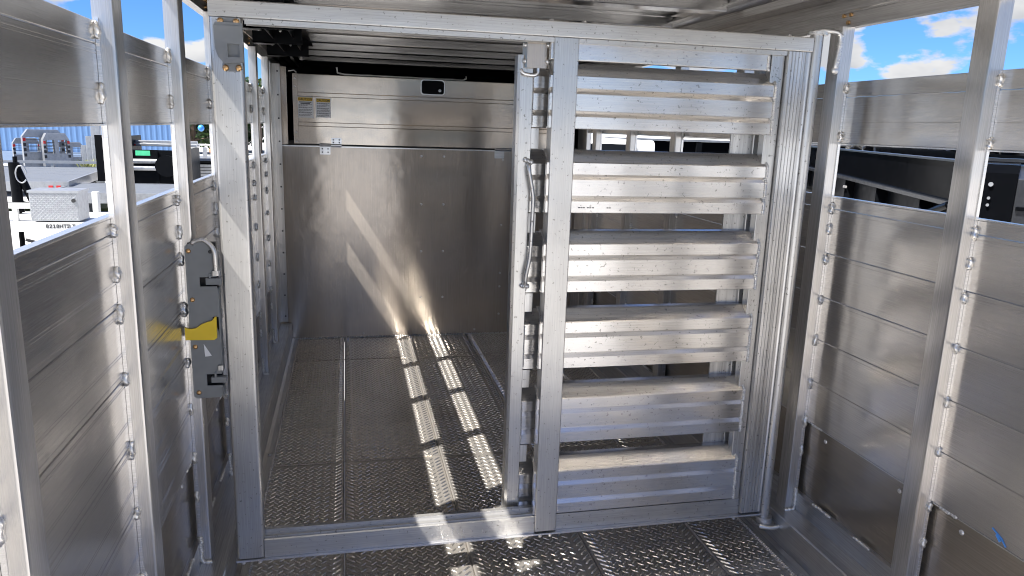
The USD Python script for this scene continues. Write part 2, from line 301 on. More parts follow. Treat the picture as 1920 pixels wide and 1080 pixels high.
# ---- side walls
def side_wall(left):
    s = 1 if left else -1
    X = XL if left else XR
    SEAMS = [-.2025 if left else -.198] + SEAMS_[1:]; UT = .1725 if left else .178
    name = 'left_wall' if left else 'right_wall'
    W = thing(name, (X, 1.9, ZF), 'slatted aluminium trailer wall %s, with tall posts and two open gaps' % ('on the left holding the grey and yellow latch' if left else 'on the right, lit pale grey, behind the gate hinges'), 'wall')
    yb = YB - .02
    def slat(z0, z1, ribs, nm='slat', seed=0, label=None):
        # outline in (x, z); the wall face is at X and the plank lies behind it
        g = np.random.default_rng(seed)
        face = [(X, z0 + .0016), (X, z1 - .0016)]
        pts = [(X - s * .0014, z0), (X, z0 + .0014)]
        for zz in sorted(ribs):
            pts += [(X, zz - .0010), (X - s * .0007, zz - .0004), (X - s * .0007, zz + .0004), (X, zz + .0010)]
        th = .016
        pts += [(X, z1 - .0014), (X - s * .0014, z1), (X - s * th, z1), (X - s * th, z0)]
        obj(nm, ext(Polygon(pts).buffer(0), 'y', YR, yb), 'slat_metal', W, label=label)
    slat(SEAMS[1] + .0008, SEAMS[0], [], 'top_cap', 1)
    obj('cap_edge', bx(X - s * .0165, X + s * .001, YR, yb, SEAMS[0] + .0005, SEAMS[0] + .005), 'bright_metal', W)
    for k in range(1, 6):
        a, b = SEAMS[k + 1] + .0008, SEAMS[k] - .0008
        rb = [b - .012, b - .017, a + .05, a + .056, a + .012] if left else [b - .012]
        slat(a, b, rb, 'slat', k)
    slat(.1308, UT, [], 'upper_cap', 8)
    slat(-.018, .1292, [.045, .112, .118] if left else [.05], 'upper_slat', 9)
    obj('panel_lip', bx(X - s * .016, X + s * .002, YR, yb, -.0225, -.0186), 'bright_metal', W)
    obj('kick_plate', bx(X - s * .030, X - s * .014, YR, yb, -1.30, -.9965), 'kick_metal', W)
    obj('kick_edge', bx(X - s * .014, X - s * .002, YR, yb, -1.0, -.9965), 'bright_metal', W)
    # sill rail: upright flange, flat ledge, face down to the floor strip
    sill = Polygon([(X - s * .03, -1.275), (X + s * .002, -1.275), (X + s * .003, -1.343), (X + s * .078, -1.347), (X + s * .082, -1.351), (X + s * .084, ZF + .012), (X + s * .10, ZF + .007), (X + s * .125, ZF + .006), (X + s * .125, ZF - .03), (X - s * .03, ZF - .03)])
    obj('sill_rail', ext(sill.buffer(0), 'y', YR, yb), 'sill_metal', W)
    obj('edge_weld', bead((X + s * .126, 1.7, ZF + .003), (X + s * .126, yb, ZF + .003), .006, 3, step=1.3), 'tread_metal', W, smooth=True)
    many('sill_rivet', ([dome_head((X + s * .108, 1.35 + .62 * k, ZF + .0075), (0, 0, 1), .010, .005) for k in range(6)]), 'weld_metal', W, smooth=True)
    # upper rail (fascia) and its bolts
    fas = Polygon([(X, ZT), (X, .395), (X - s * .002, .397), (X - s * .002, .402), (X, .404), (X, .445), (X - s * .03, .445), (X - s * .03, ZT)])
    obj('top_rail', ext(fas.buffer(0), 'y', YR, yb + 1.5), 'roof_edge_metal', W)
    d = .034 if left else .040
    for i, y in enumerate(POST_Y):
        if y > 4.8: continue
        zb = -1.347 if y > -2 else ZF
        out = Polygon([(X - s * .004, y), (X + s * (d - .007), y), (X + s * (d - .002), y + .002), (X + s * d, y + .007), (X + s * d, y + .058), (X + s * (d - .002), y + .063), (X + s * (d - .007), y + .065), (X - s * .004, y + .065)])
        p = obj('post', ext(out.buffer(0), 'z', zb, ZT - .0008), 'post_metal', W, smooth=40)
        obj('seam_strip', bx(X + s * .0005, X + s * .0075, y - .0035, y - .0004, -1.275, .178), 'bright_metal', p)
        if y < .5: continue
        zs = [.155, .045 if left else -.005, -.225, -.31, -.40, -.545, -.70, -.85, -1.005, -1.12]
        for k, z in enumerate(zs):
            z += rng.uniform(-.01, .01); h = rng.uniform(.012, .019)
            obj('weld', lump((X + s * .003, y - .003, z), rng.uniform(.0062, .0085), h * 1.25, i * 40 + k), 'weld_metal', p, smooth=True)
        obj('foot_weld', pathbead([(X + s * .006, y - .005, -1.262), (X + s * .006, y - .005, -1.335), (X + s * .012, y - .005, -1.344), (X + s * d, y - .005, -1.345)], .0075, i * 3), 'weld_metal', p, smooth=True)
        if y < 4.4:
            for (dy, z) in ((.02, .389), (.055, .389), (.03, .366)):
                obj('rail_bolt', cyl((X + s * .002, y + dy, z), (1, 0, 0), .0065, .007), 'brass', p, smooth=30)
    for i, y in enumerate(POST_Y[:-1]):
        if y < .5: continue
        ws = [(y + .20, y + .27), (y + .40, y + .49)]
        obj('kick_weld', cat_([bead((X + s * .002, a, -1.272), (X + s * .002, b, -1.272), .0055, i * 7 + int(a * 10), step=.7) for a, b in ws] + [bead((X - s * .004, y + .505, -.9975), (X - s * .004, y + .56, -.9975), .006, i * 9, step=.7)]), 'weld_metal', W, smooth=True)
        for yy in (y + .13, y + .49):
            obj('kick_rivet', dome_head((X - s * .0142, yy, -1.035), (s, 0, 0), .008, .005), 'bright_metal', W, smooth=True)
    # corner pillar at the bulkhead and its riveted angle
    obj('corner_pillar', rbox(X - s * .02, X + s * .012, 4.85, yb, -1.347, ZT - .001, .004), 'post_metal', W, smooth=40)
    return W
left_wall = side_wall(True); right_wall = side_wall(False)
ang = obj('corner_angle', cat_([bx(XL + .013, XL + .017, 4.852, YB - .023, -1.335, .345), bx(XL + .017, XL + .060, YB - .026, YB - .0225, -1.335, .345)]), 'post_metal', left_wall)
for k in range(12):
    obj('rivet', cyl((XL + .045, YB - .027, .30 - k * .145), (0, 1, 0), .006, .004, 8), 'ink', ang)
obj('ink_scribble', cat_([tube([(XR - .0012, 1.40, -.962), (XR - .0012, 1.37, -.975), (XR - .0012, 1.355, -.99)], .0022, 5), tube([(XR - .0012, 1.385, -.972), (XR - .0012, 1.372, -.985)], .004, 5)]), 'blue_plastic', right_wall, label='small blue ink mark on slat')

# ---- roof: sheet, cross bows, edge beams
roof = thing('roof', (.57, 2.5, .44), 'low aluminium trailer roof with cross bows, above the gate', 'roof')
YN = 6.9
obj('roof_sheet', bx(XL - .05, XR + .05, YR, YN, .531, .536), 'roof_metal', roof)
for k in range(-4, 8):
    y = 2.86 + .515 * k
    out = [(y, .481), (y + .002, .478), (y + .085, .478), (y + .085, .482), (y + .012, .484), (y + .012, .515), (y + .045, .517), (y + .045, .530), (y - .02, .530), (y - .02, .522), (y, .520)]
    obj('roof_bow', ext(Polygon(out).buffer(0), 'x', XL + .105, XR - .105), 'roof_metal', roof)
for s, X in ((1, XL), (-1, XR)):
    e = Polygon([(X - s * .03, .4458), (X + s * .07, .4458), (X + s * .072, .448), (X + s * .072, .476), (X + s * .10, .492), (X + s * .128, .496), (X + s * .128, .501), (X + s * .10, .503), (X + s * .10, .5305), (X - s * .03, .5305)])
    obj('edge_beam', ext(e.buffer(0), 'y', YR, YN), 'roof_edge_metal', roof)
for k in range(4):
    obj('clip', bx(XR - .19, XR - .13, 2.93 + .515 * k, 3.20 + .515 * k, .498, .5015), 'roof_metal', roof)
# nose beyond the bulkhead: dark compartment
nose = thing('nose_compartment', (.57, 6, -.15), 'dark nose compartment behind the fold-down door', 'compartment')
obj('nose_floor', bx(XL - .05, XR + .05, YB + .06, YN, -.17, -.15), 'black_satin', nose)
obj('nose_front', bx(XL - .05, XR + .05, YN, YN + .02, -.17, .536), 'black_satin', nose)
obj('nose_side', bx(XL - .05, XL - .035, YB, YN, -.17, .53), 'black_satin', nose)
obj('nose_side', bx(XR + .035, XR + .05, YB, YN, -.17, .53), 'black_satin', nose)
# ---- bulkhead
bulk = thing('bulkhead', (.57, YB, ZF), 'dull aluminium front bulkhead sheet with rivets and slanted sun stripes', 'wall')
obj('bulkhead_sheet', bx(XL - .02, XR + .02, YB, YB + .02, ZF - .03, -.166), 'bulkhead_metal', bulk)
obj('sheet_edge', bx(XL + .02, XR, YB - .003, YB + .004, -.1655, -.158), 'bright_metal', bulk)
obj('gap_backing', bx(XL, XR, YB + .045, YB + .05, -.17, -.13), 'dark_gap', bulk)
obj('base_weld', bead((XL + .03, YB - .001, ZF + .003), (XR - .02, YB - .001, ZF + .003), .0075, 5, step=1.2), 'weld_metal', bulk, smooth=True)
for (x, z) in [(a, b) for a in (.498, .650) for b in (-.21, -.534, -.86, -1.188)] + [(a, b) for a in (1.06, 1.13) for b in (-.223, -.676, -1.02, -1.119, -1.321)] + [(.884, -1.432), (.10, -1.44)]:
    obj('rivet', dome_head((x, YB - .001, z), (0, -1, 0), .0085, .005), 'bright_metal', bulk, smooth=True)
obj('side_column', rbox(XL + .048, XL + .098, YB - .012, YB + .03, -.152, .33, .003), 'door_metal', bulk, smooth=35)

# fold-down door over the bulkhead
door = thing('fold_down_door', (.5, YB, -.147), 'ribbed satin aluminium fold-down door with black latch pull, above the bulkhead', 'door')
DX0, DX1, DZ0, DZ1 = -.296, 1.50, -.146, .293
yv = YB + .004
prof = [(yv, DZ0), (yv, -.036), (yv + .010, -.032), (yv + .010, -.011), (yv, -.007), (yv, .151), (yv + .010, .155), (yv + .010, .176), (yv, .180), (yv, DZ1 - .004), (yv + .004, DZ1), (yv + .03, DZ1), (yv + .03, DZ0)]
obj('door_panel', ext(prof, 'x', DX0, DX1), 'door_metal', door)
st = obj('edge_strip', bx(DX0 - .031, DX0 - .001, yv - .004, yv + .026, DZ0, DZ1), 'door_metal', door)
for z in (.262, .213, -.075, -.135): obj('rivet', dome_head((DX0 - .016, yv - .0045, z), (0, -1, 0), .0055, .004), 'bright_metal', st, smooth=True)
pull = obj('latch_pull', ext(rr(.494, .196, .647, .287, .018, 5), 'y', yv - .006, yv + .004), 'black_satin', door, smooth=40)
ring = rr(.490, .192, .651, .291, .021, 5).difference(rr(.4965, .1985, .6445, .2845, .016, 5))
obj('pull_rim', ext(ring, 'y', yv - .008, yv - .0005), 'bright_metal', pull)
obj('lock_barrel', cyl((.617, yv - .009, .222), (0, 1, 0), .009, .008, 12), 'bright_metal', pull, smooth=30)
obj('lock_slot', cyl((.617, yv - .0135, .222), (0, 1, 0), .004, .002, 8), 'ink', pull)
def plate_holes(x0, x1, z0, z1):
    return ext(rr(x0, z0, x1, z1, .004), 'y', yv - .0055, yv - .0006)
hinge = obj('hinge', plate_holes(-.093, -.027, -.130, -.106), 'bright_metal', door)
obj('hinge_leaf', ext(rr(-.093, -.148, -.027, -.108, .004), 'y', yv - .0085, yv - .006), 'bright_metal', hinge)
obj('hinge_leaf', ext(rr(-.166, -.213, -.099, -.158, .004), 'y', YB - .004, YB - .0005), 'bright_metal', hinge)
obj('hinge_barrel', cyl((-.133, YB - .008, -.152), (1, 0, 0), .0105, .068, 12), 'bright_metal', hinge, smooth=30)
obj('hinge_barrel', cyl((-.062, YB - .008, -.154), (1, 0, 0), .0105, .068, 12), 'bright_metal', hinge, smooth=30)
for x in (-.079, -.041):
    for z in (-.117, -.134): obj('screw', cyl((x, yv - .009, z), (0, 1, 0), .005, .003, 8), 'ink', hinge)
for x in (-.15, -.114):
    for z in (-.176, -.198): obj('screw', cyl((x, YB - .0045, z), (0, 1, 0), .005, .003, 8), 'ink', hinge)
obj('hinge', cat_([ext(rr(1.0, -.213, 1.067, -.158, .004), 'y', YB - .004, YB - .0005), cyl((1.07, YB - .008, -.153), (1, 0, 0), .0105, .14, 12)]), 'bright_metal', door)
obj('support_rod', tube([(-.05, YB + .05, .345), (-.045, YB + .05, .31), (.0, YB + .05, .302), (.78, YB + .05, .300), (.80, YB + .05, .31), (.80, YB + .05, .325)], .006), 'weld_metal', door, smooth=True)
obj('corner_hook', tube([(DX0 - .055, YB + .01, .305), (DX0 - .02, YB + .01, .312), (DX0 - .005, YB + .01, .300)], .004), 'bright_metal', door, smooth=True)

# caution stickers
def sticker(x0, x1, z0, z1, label, heads):
    y = yv - .0008
    t = thing('caution_sticker', ((x0 + x1) / 2, y, z0), label, 'sticker')
    obj('sheet', ext(rr(x0, z0, x1, z1, .003), 'y', y - .0006, y), 'label_white', t)
    obj('band', ext(rr(x0 + .004, z1 - .026, x1 - .004, z1 - .004, .002), 'y', y - .0012, y - .0008), 'label_yellow', t)
    tm = meshkit.text_mesh('CAUTION', .0135, .0005, bold=True)
    w = tm.bounds[1][0] - tm.bounds[0][0]; k = (x1 - x0 - .014) / w
    v = tm.vertices; tm.vertices = np.c_[x0 + .007 + (v[:, 0] - v[:, 0].min()) * k, y - .0019 + v[:, 2] * -1 + .0004, z1 - .022 + v[:, 1]]
    obj('heading', tm, 'ink', t)
    g = np.random.default_rng(int(1000 * abs(x0))); L = []
    z = z1 - .031
    for hw in heads: L.append(bx((x0 + x1) / 2 - hw * (x1 - x0), (x0 + x1) / 2 + hw * (x1 - x0), y - .0012, y - .0008, z - .005, z)); z -= .0085
    k = 0
    while z > z0 + .008:
        if k % 3 != 2:
            xx = x0 + .008; end = x1 - .008 - (g.uniform(0, .04) if k % 3 == 1 else 0)
            while xx < end - .004:
                w = min(g.uniform(.005, .014), end - xx); L.append(bx(xx, xx + w, y - .0012, y - .0008, z - .0026, z)); xx += w + .0022
        z -= .0052; k += 1
    obj('print', cat_(L), 'ink', t)
sticker(-.300, -.201, .019, .150, 'left caution sticker, white with yellow heading, nearer the door edge strip', [.38, .30])
sticker(-.186, -.091, .023, .146, 'right caution sticker, white with yellow heading, next to the other sticker', [])

# ------------------------------------------------------------------ divider gate
GY = 2.2
gate = thing('divider_gate', (.57, GY, -1.352), 'large aluminium divider gate with louvers on its right half', 'gate')
top = obj('top_rail', ext(rr(GY, .264, GY + .05, .310, .004), 'x', -.353, 1.462), 'gate_rail_metal', gate, smooth=40)
obj('rail_lip', cat_([bx(-.262, 1.375, GY + .004, GY + .009, .250, .2635), bx(-.262, 1.375, GY + .041, GY + .046, .250, .2635), bx(-.262, 1.375, GY + .009, GY + .013, .250, .253)]), 'gate_rail_metal', top)
for x in (.60, .70, 1.385): obj('cap_screw', dome_head((x, GY + .02, .311), (0, 0, 1), .008, .007), 'bright_metal', top, smooth=True)
ls = obj('stile', ext(rr(-.352, GY, -.270, GY + .05, .009, 4), 'z', -1.348, .2632), 'gate_metal', gate, smooth=40, label='broad left stile carrying the grey keeper plate')
cs = obj('stile', ext(rr(.607, GY, .683, GY + .055, .004), 'z', -1.345, .2632), 'gate_metal', gate, smooth=40, label='scuffed flat centre stile')
rs = obj('stile', ext(Polygon([(1.378, GY + .004)] + [q for k in range(6) for q in ((1.380 + k * .012, GY), (1.388 + k * .012, GY), (1.389 + k * .012, GY + .0022), (1.391 + k * .012, GY + .0022))] + [(1.455, GY), (1.462, GY + .006), (1.462, GY + .05), (1.378, GY + .05)]).buffer(0), 'z', -1.345, .2632), 'worn_metal', gate, smooth=25, label='scratched grooved right stile')
obj('hinge_tube', cyl((1.483, GY + .018, -.525), (0, 0, 1), .0205, 1.69, 20), 'gate_metal', gate, smooth=40)
# bottom rail: face, ledge, raised track
br = obj('bottom_rail', ext(Polygon([(GY + .002, -1.350), (GY + .002, -1.291), (GY + .005, -1.288), (GY + .014, -1.288), (GY + .014, -1.284), (GY + .018, -1.282), (GY + .034, -1.282), (GY + .034, -1.272), (GY + .05, -1.272), (GY + .05, -1.350)]).buffer(0), 'x', -.2695, .6065), 'gate_rail_metal', gate)
br2 = obj('bottom_rail', ext(Polygon([(GY + .012, -1.350), (GY + .012, -1.292), (GY + .05, -1.292), (GY + .05, -1.350)]), 'x', .684, 1.377), 'gate_rail_metal', gate)
obj('bottom_lip', bx(-.354, 1.462, GY - .006, GY + .052, -1.3565, -1.3505), 'bright_metal', br)
many('foot_stud', ([cyl((x, GY + .01, -1.363), (0, 0, 1), .007, .014, 8) for x in (-.335, -.285, .63, .665, 1.36)]), 'bright_metal', br)
obj('water_drop', cat_([dome_head((rng.uniform(.25, .45), GY + .0015, rng.uniform(-1.345, -1.30)), (0, -1, 0), rng.uniform(.001, .0025), .001) for _ in range(25)]), 'bright_metal', br, smooth=True)
# fixed louvers
LB = [.001, -.2565, -.511, -.766, -1.027, -1.287]
def louver_profile(y, zb, H=.1946, t=.004):
    o = [(y + .003, zb), (y, zb + .002), (y, zb + .0365), (y + .0085, zb + .0525), (y, zb + .0545), (y, zb + .1035), (y + .0085, zb + .1190), (y, zb + .1205), (y, zb + .155), (y + .0025, zb + .158), (y + .042, zb + H - .001), (y + .068, zb + H)]
    i = [(y + .068, zb + H - t), (y + .042, zb + H - t - .001), (y + .006, zb + .154), (y + .005, zb + .1215), (y + .013, zb + .1195), (y + .005, zb + .101), (y + .005, zb + .0555), (y + .013, zb + .053), (y + .005, zb + .034), (y + .005, zb + .004), (y + .03, zb + .004), (y + .03, zb)]
    return Polygon(o + i).buffer(0), o
for k, zb in enumerate(LB):
    pl, o = louver_profile(GY + .006, zb)
    lv = obj('louver', ext(pl, 'x', .60, 1.345), 'louver_metal', gate, label='topmost fixed louver' if k == 0 else None)
    oo = [(1.347, a - .001, b) for a, b in o[1:11]]
    obj('weld', pathbead(oo, .0048, 900 + k), 'weld_metal', lv, smooth=True)
obj('top_slat', ext(rr(GY + .012, .201, GY + .035, .252, .003), 'x', .60, 1.315), 'louver_metal', gate, smooth=35)
obj('slat_weld', bead((1.317, GY + .014, .203), (1.317, GY + .014, .248), .006, 77), 'weld_metal', gate, smooth=True)
obj('inner_stile', rbox(1.330, 1.3765, GY + .016, GY + .05, -1.292, .2632, .003), 'gate_metal', gate, smooth=40)
for k, zb in enumerate(LB[:5]):
    obj('end_tab', bx(1.245, 1.327, GY + .075, GY + .082, zb - .068, zb + .02), 'worn_metal', gate)
obj('print_mark', cat_([bx(x, x + .006, GY + .0052, GY + .0058, -.2405, -.2375) for x in (.706, .714, .722, .735, .743, .752, .80, .808)]), 'ink', gate)
# keeper plate for the slam latch
ky = GY - .0005
kp = obj('keeper_plate', cat_([ext(rr(-.330, .236, -.274, .263, .008), 'y', ky - .004, ky), ext(rr(-.322, .124, -.274, .150, .008), 'y', ky - .004, ky),
        ext(Polygon([(-.339, .241), (-.265, .241), (-.265, .148), (-.316, .144), (-.330, .160), (-.337, .182)]).buffer(-.002).buffer(.002).difference(sbox(-.305, .161, -.275, .195)), 'y', ky - .016, ky - .0045),
        ext(Polygon([(-.339, .241), (-.265, .241), (-.268, .250), (-.334, .250)]), 'y', ky - .012, ky - .0045)]), 'grey_paint', gate)
obj('keeper_pocket', bx(-.306, -.274, ky - .006, ky - .0045, .160, .196), 'grey_paint', kp)
for x, z in ((-.322, .253), (-.282, .253), (-.314, .133), (-.280, .134)):
    b = obj('bolt', dome_head((x, ky - .0045, z), (0, -1, 0), .0085, .005), 'brass', kp, smooth=True)
# hinge pins, top and bottom
hp = obj('hinge_bracket', tube(smoothpath([(1.455, GY + .015, .324), (1.49, GY + .0, .331), (1.535, GY - .004, .329), (1.551, GY - .004, .318), (1.553, GY - .004, .29), (1.545, GY - .004, .215)], 5), .0075), 'weld_metal', gate, smooth=True)
obj('hinge_washer', cyl((1.483, GY + .016, .323), (0, 0, 1), .032, .010, 18), 'weld_metal', hp, smooth=30)
obj('hinge_weld', cat_([bead((1.556, GY - .003, .318), (1.549, GY - .003, .212), .008, 12, step=.5), dome_head((1.547, GY - .004, .212), (0, -1, 0), .013, .008)]), 'weld_metal', hp, smooth=True)
hb = obj('hinge_bracket', tube(smoothpath([(1.45, GY - .015, -1.394), (1.49, GY - .028, -1.397), (1.53, GY - .03, -1.394), (1.543, GY - .03, -1.402), (1.546, GY - .032, -1.462)], 5), .0085), 'weld_metal', gate, smooth=True)
obj('hinge_washer', cat_([cyl((1.483, GY + .012, -1.379), (0, 0, 1), .030, .020, 18), cyl((1.483, GY + .010, -1.393), (0, 0, 1), .038, .007, 18)]), 'weld_metal', hb, smooth=30)

# ------------------------------------------------------------------ sliding gate behind the louvers
SYY = 2.272
sl = thing('sliding_gate', (.9, SYY, -1.30), 'narrow louvered sliding gate with a bent pull rod, behind the divider gate', 'gate')
obj('stile', ext(Polygon([(.513, SYY), (.522, SYY - .006), (.560, SYY - .006), (.562, SYY - .002), (.562, SYY + .040), (.513, SYY + .040)]), 'z', -1.318, .215), 'gate_metal', sl, smooth=30)
obj('foot_block', bx(.515, .605, SYY - .004, SYY + .02, -1.335, -1.300), 'gate_rail_metal', sl)
for k, zb in enumerate(LB):
    pl, o = louver_profile(SYY + .010, zb * 1.032)
    lv = obj('louver', ext(pl, 'x', .5625, 1.325), 'louver_metal', sl)
    obj('weld', bead((.564, SYY + .008, zb * 1.032 + .01), (.564, SYY + .008, zb * 1.032 + .15), .004, 400 + k), 'weld_metal', lv, smooth=True)
    obj('end_tab', bx(.563, .590, SYY + .012, SYY + .02, zb * 1.032 - .064, zb * 1.032 - .002), 'worn_metal', sl)
obj('stile', rbox(1.326, 1.362, SYY, SYY + .04, -1.318, .215, .003), 'gate_metal', sl, smooth=40)
cap = obj('roller_bracket', cat_([ext([(.527, SYY + .0), (.536, SYY - .024), (.614, SYY - .024), (.614, SYY - .020), (.539, SYY - .020), (.531, SYY + .002)], 'z', .177, .262), bx(.610, .614, SYY - .02, SYY + .03, .177, .262)]), 'bulkhead_metal', sl, label='brown satin roller bracket')
for x, z in ((.601, .245), (.600, .197), (.531, .243), (.531, .197)):
    obj('bolt', dome_head((x, SYY - (.025 if x > .55 else .012), z), (0 if x > .55 else -.9, -1, 0), .0075, .005), 'weld_metal', cap, smooth=True)
obj('hanger_pin', cyl((.575, SYY, .270), (0, 0, 1), .007, .03, 10), 'worn_metal', cap, smooth=30)
obj('latch_rod', tube(smoothpath([(.520, SYY - .012, .172), (.528, SYY - .016, .160), (.560, SYY - .018, .156), (.572, SYY - .018, .164), (.573, SYY - .018, .182)], 5), .006), 'bright_metal', sl, smooth=True)
rod = obj('pull_rod', tube(smoothpath([(.553, SYY - .008, -.112), (.554, SYY - .022, -.115), (.556, SYY - .026, -.14), (.568, SYY - .026, -.20), (.570, SYY - .026, -.24), (.568, SYY - .026, -.36), (.565, SYY - .026, -.41), (.556, SYY - .026, -.46), (.555, SYY - .024, -.487), (.555, SYY - .008, -.492)], 5), .0066, 10), 'worn_metal', sl, smooth=True)
many('rod_weld', ([bead((.544, SYY - .009, -.098), (.564, SYY - .009, -.104), .008, 31), bead((.546, SYY - .009, -.498), (.566, SYY - .009, -.50), .008, 32)]), 'weld_metal', rod, smooth=True)

# ------------------------------------------------------------------ slam latch on the left wall
ly = 2.182
lt = thing('slam_latch', (-.40, ly, -.80), 'tall grey painted slam latch with yellow pull strap, bolted to a left wall post', 'latch')
plate = Polygon([(-.444, -.352), (-.432, -.345), (-.418, -.338), (-.397, -.336), (-.385, -.343), (-.366, -.368), (-.364, -.43), (-.364, -.560), (-.372, -.562), (-.374, -.580), (-.366, -.600), (-.364, -.62), (-.362, -.79), (-.368, -.80), (-.436, -.802), (-.443, -.795)]).buffer(-.003).buffer(.003)
win = sbox(-.409, -.468, -.355, -.441).union(sbox(-.405, -.764, -.355, -.729)).union(sbox(-.380, -.585, -.355, -.558))
obj('latch_plate', ext(plate.difference(win), 'y', ly - .004, ly), 'grey_paint', lt)
obj('latch_side', cat_([bx(-.364, -.3605, ly - .004, ly + .035, -.43, -.37), bx(-.364, -.3605, ly - .004, ly + .035, -.725, -.475), bx(-.364, -.3605, ly - .004, ly + .035, -.80, -.77)]), 'grey_paint', lt)
obj('latch_housing', bx(-.440, -.366, ly + .018, ly + .034, -.80, -.345), 'dark_gap', lt)
obj('latch_pin', cat_([rbox(-.392, -.3525, ly - .010, ly + .012, -.463, -.443, .003, 'x'), bx(-.383, -.378, ly - .008, ly - .004, -.443, -.43)]), 'grey_paint', lt)
obj('latch_pin', cat_([rbox(-.392, -.3525, ly - .010, ly + .012, -.755, -.737, .003, 'x'), bx(-.383, -.378, ly - .008, ly - .004, -.737, -.722)]), 'grey_paint', lt)
obj('latch_rod', tube(smoothpath([(-.425, ly - .002, -.345), (-.402, ly - .006, -.334), (-.385, ly - .008, -.338), (-.367, ly - .008, -.362), (-.364, ly - .008, -.40), (-.364, ly - .006, -.432)], 5), .0068), 'worn_metal', lt, smooth=True)
obj('lock_nut', cat_([rbox(-.373, -.356, ly - .014, ly + .002, -.436, -.422, .002), rbox(-.372, -.358, ly - .012, ly, -.716, -.702, .002)]), 'worn_metal', lt)
top_c = [(-.455, -.585), (-.44, -.590), (-.425, -.588), (-.41, -.577), (-.395, -.571), (-.381, -.567), (-.373, -.556)]
bot_c = [(-.370, -.618), (-.378, -.624), (-.455, -.622)]
obj('pull_strap', ext(Polygon(top_c + [(-.369, -.556)] + bot_c).buffer(0), 'y', ly - .012, ly - .0045), 'yellow_paint', lt)
for x, z in ((-.434, -.366), (-.431, -.506), (-.431, -.645), (-.429, -.784)):
    obj('bolt', dome_head((x, ly - .0045, z), (0, -1, 0), .0068, .005), 'brass', lt, smooth=True)
obj('pivot_hole', cyl((-.377, ly - .0045, -.368), (0, 1, 0), .0055, .002, 10), 'ink', lt)
obj('arrow_sticker', ext([(-.408, -.637), (-.406, -.675), (-.388, -.673)], 'y', ly - .0050, ly - .0044), 'label_white', lt)

# black roof hardware in the front compartment
blk = thing('roof_gate_runner', (-.3, 4, .36), 'black angle-iron runner hung under the roof along the left wall', 'runner')
obj('runner_rail', cat_([bx(-.335, -.330, 2.75, 5.0, .38, .455), bx(-.33, -.27, 2.75, 5.0, .450, .455)]), 'black_satin', blk)
obj('runner_rail', cat_([bx(-.245, -.240, 3.05, 5.0, .39, .46), bx(-.24, -.19, 3.05, 5.0, .455, .46)]), 'black_satin', blk)
for y in (2.78, 3.3, 3.9, 4.6):
    b = obj('bracket', cat_([bx(-.43, -.20, y, y + .006, .36, .475), bx(-.43, -.335, y, y + .08, .36, .366)]), 'black_satin', blk)
    many('bolt', ([dome_head((x, y - .001, .42), (0, -1, 0), .007, .004) for x in (-.40, -.30)]), 'bright_metal', b, smooth=True)

# ------------------------------------------------------------------ outside: ground, building, yard
G = -OZ
def azp(az, D): a = math.radians(az); return np.array([D * math.sin(a), D * math.cos(a)])
obj('ground', bx(-400, 400, -400, 400, G - .5, G), 'asphalt', kind='structure')
gp = np.random.default_rng(3)
obj('grass_strip', bx(-9, -4.7, 17.2, 18.3, G, G + .06), 'grass', kind='stuff')
def rotz(m, ang, c):
    m.apply_transform(trimesh.transformations.rotation_matrix(ang, [0, 0, 1], [c[0], c[1], 0])); return m

# blue ribbed metal building
bl = thing('metal_building', (-16, 34, G), 'long pale blue ribbed metal building behind the parked trailers', 'building')
xs = np.arange(-30, -6.85, .07); pr = []
for i, x in enumerate(xs): pr.append((x, 33.0 - (.016 if i % 3 == 0 else 0)))
obj('ribbed_wall', ext(Polygon(pr + [(xs[-1], 33.4), (xs[0], 33.4)]).buffer(0), 'z', G + .5, G + 3.9), 'blue_sheet', bl)
obj('wall_base', bx(-30, -6.88, 32.92, 33.3, G, G + .49), 'pale_sheet', bl)
obj('end_wall', bx(-6.92, -6.84, 33.45, 35.4, G, G + 3.9), 'blue_sheet', bl)
obj('roof', ext([(32.6, G + 3.91), (32.6, G + 4.0), (34.0, G + 4.3), (35.5, G + 4.0), (35.5, G + 3.91)], 'x', -30.2, -6.8), 'pale_sheet', bl)
obj('gutter', bx(-30.2, -6.8, 32.5, 32.62, G + 3.86, G + 4.0), 'white_paint', bl)

# trees
def tree(x, y, h, r, seed, label):
    g = np.random.default_rng(seed)
    t = thing('tree', (x, y, G), label, 'tree')
    limbs = [tube([(x, y, G - .2), (x + .1, y, G + h * .3), (x + .05, y + .1, G + h * .62)], [.26, .18, .08])]
    C = []
    for k in range(15):
        a = g.uniform(0, 6.28); q = g.uniform(.25, .8) * r; cz = G + h * g.uniform(.22, .88); c = np.array([x + q * math.cos(a), y + q * math.sin(a), cz]); C.append((c, r * g.uniform(.28, .5)))
        limbs.append(tube([(x, y, G + min(h * .55, (cz - G) * .75)), c], [.07, .02], 5))
    obj('trunk', cat_(limbs), 'bark', t)
    n = 5200; ci = g.integers(0, len(C), n); cs = np.array([c for c, _ in C])[ci]; rs_ = np.array([q for _, q in C])[ci]
    d = g.normal(size=(n, 3)); d /= np.linalg.norm(d, axis=1, keepdims=True)
    p = cs + d * (rs_ * g.uniform(.45, 1.08, n))[:, None] * [1, 1, .8]
    u = g.normal(size=(n, 3)); u /= np.linalg.norm(u, axis=1, keepdims=True); w = np.cross(u, g.normal(size=(n, 3))); w /= np.linalg.norm(w, axis=1, keepdims=True)
    s = g.uniform(.09, .2, n)[:, None]
    V = np.stack([p - u * s, p + w * s * .5, p + u * s, p - w * s * .5], 1).reshape(-1, 3); b = np.arange(n)[:, None] * 4
    obj('crown', (V, np.vstack([b + [0, 1, 2], b + [0, 2, 3]])), 'leaf', t)
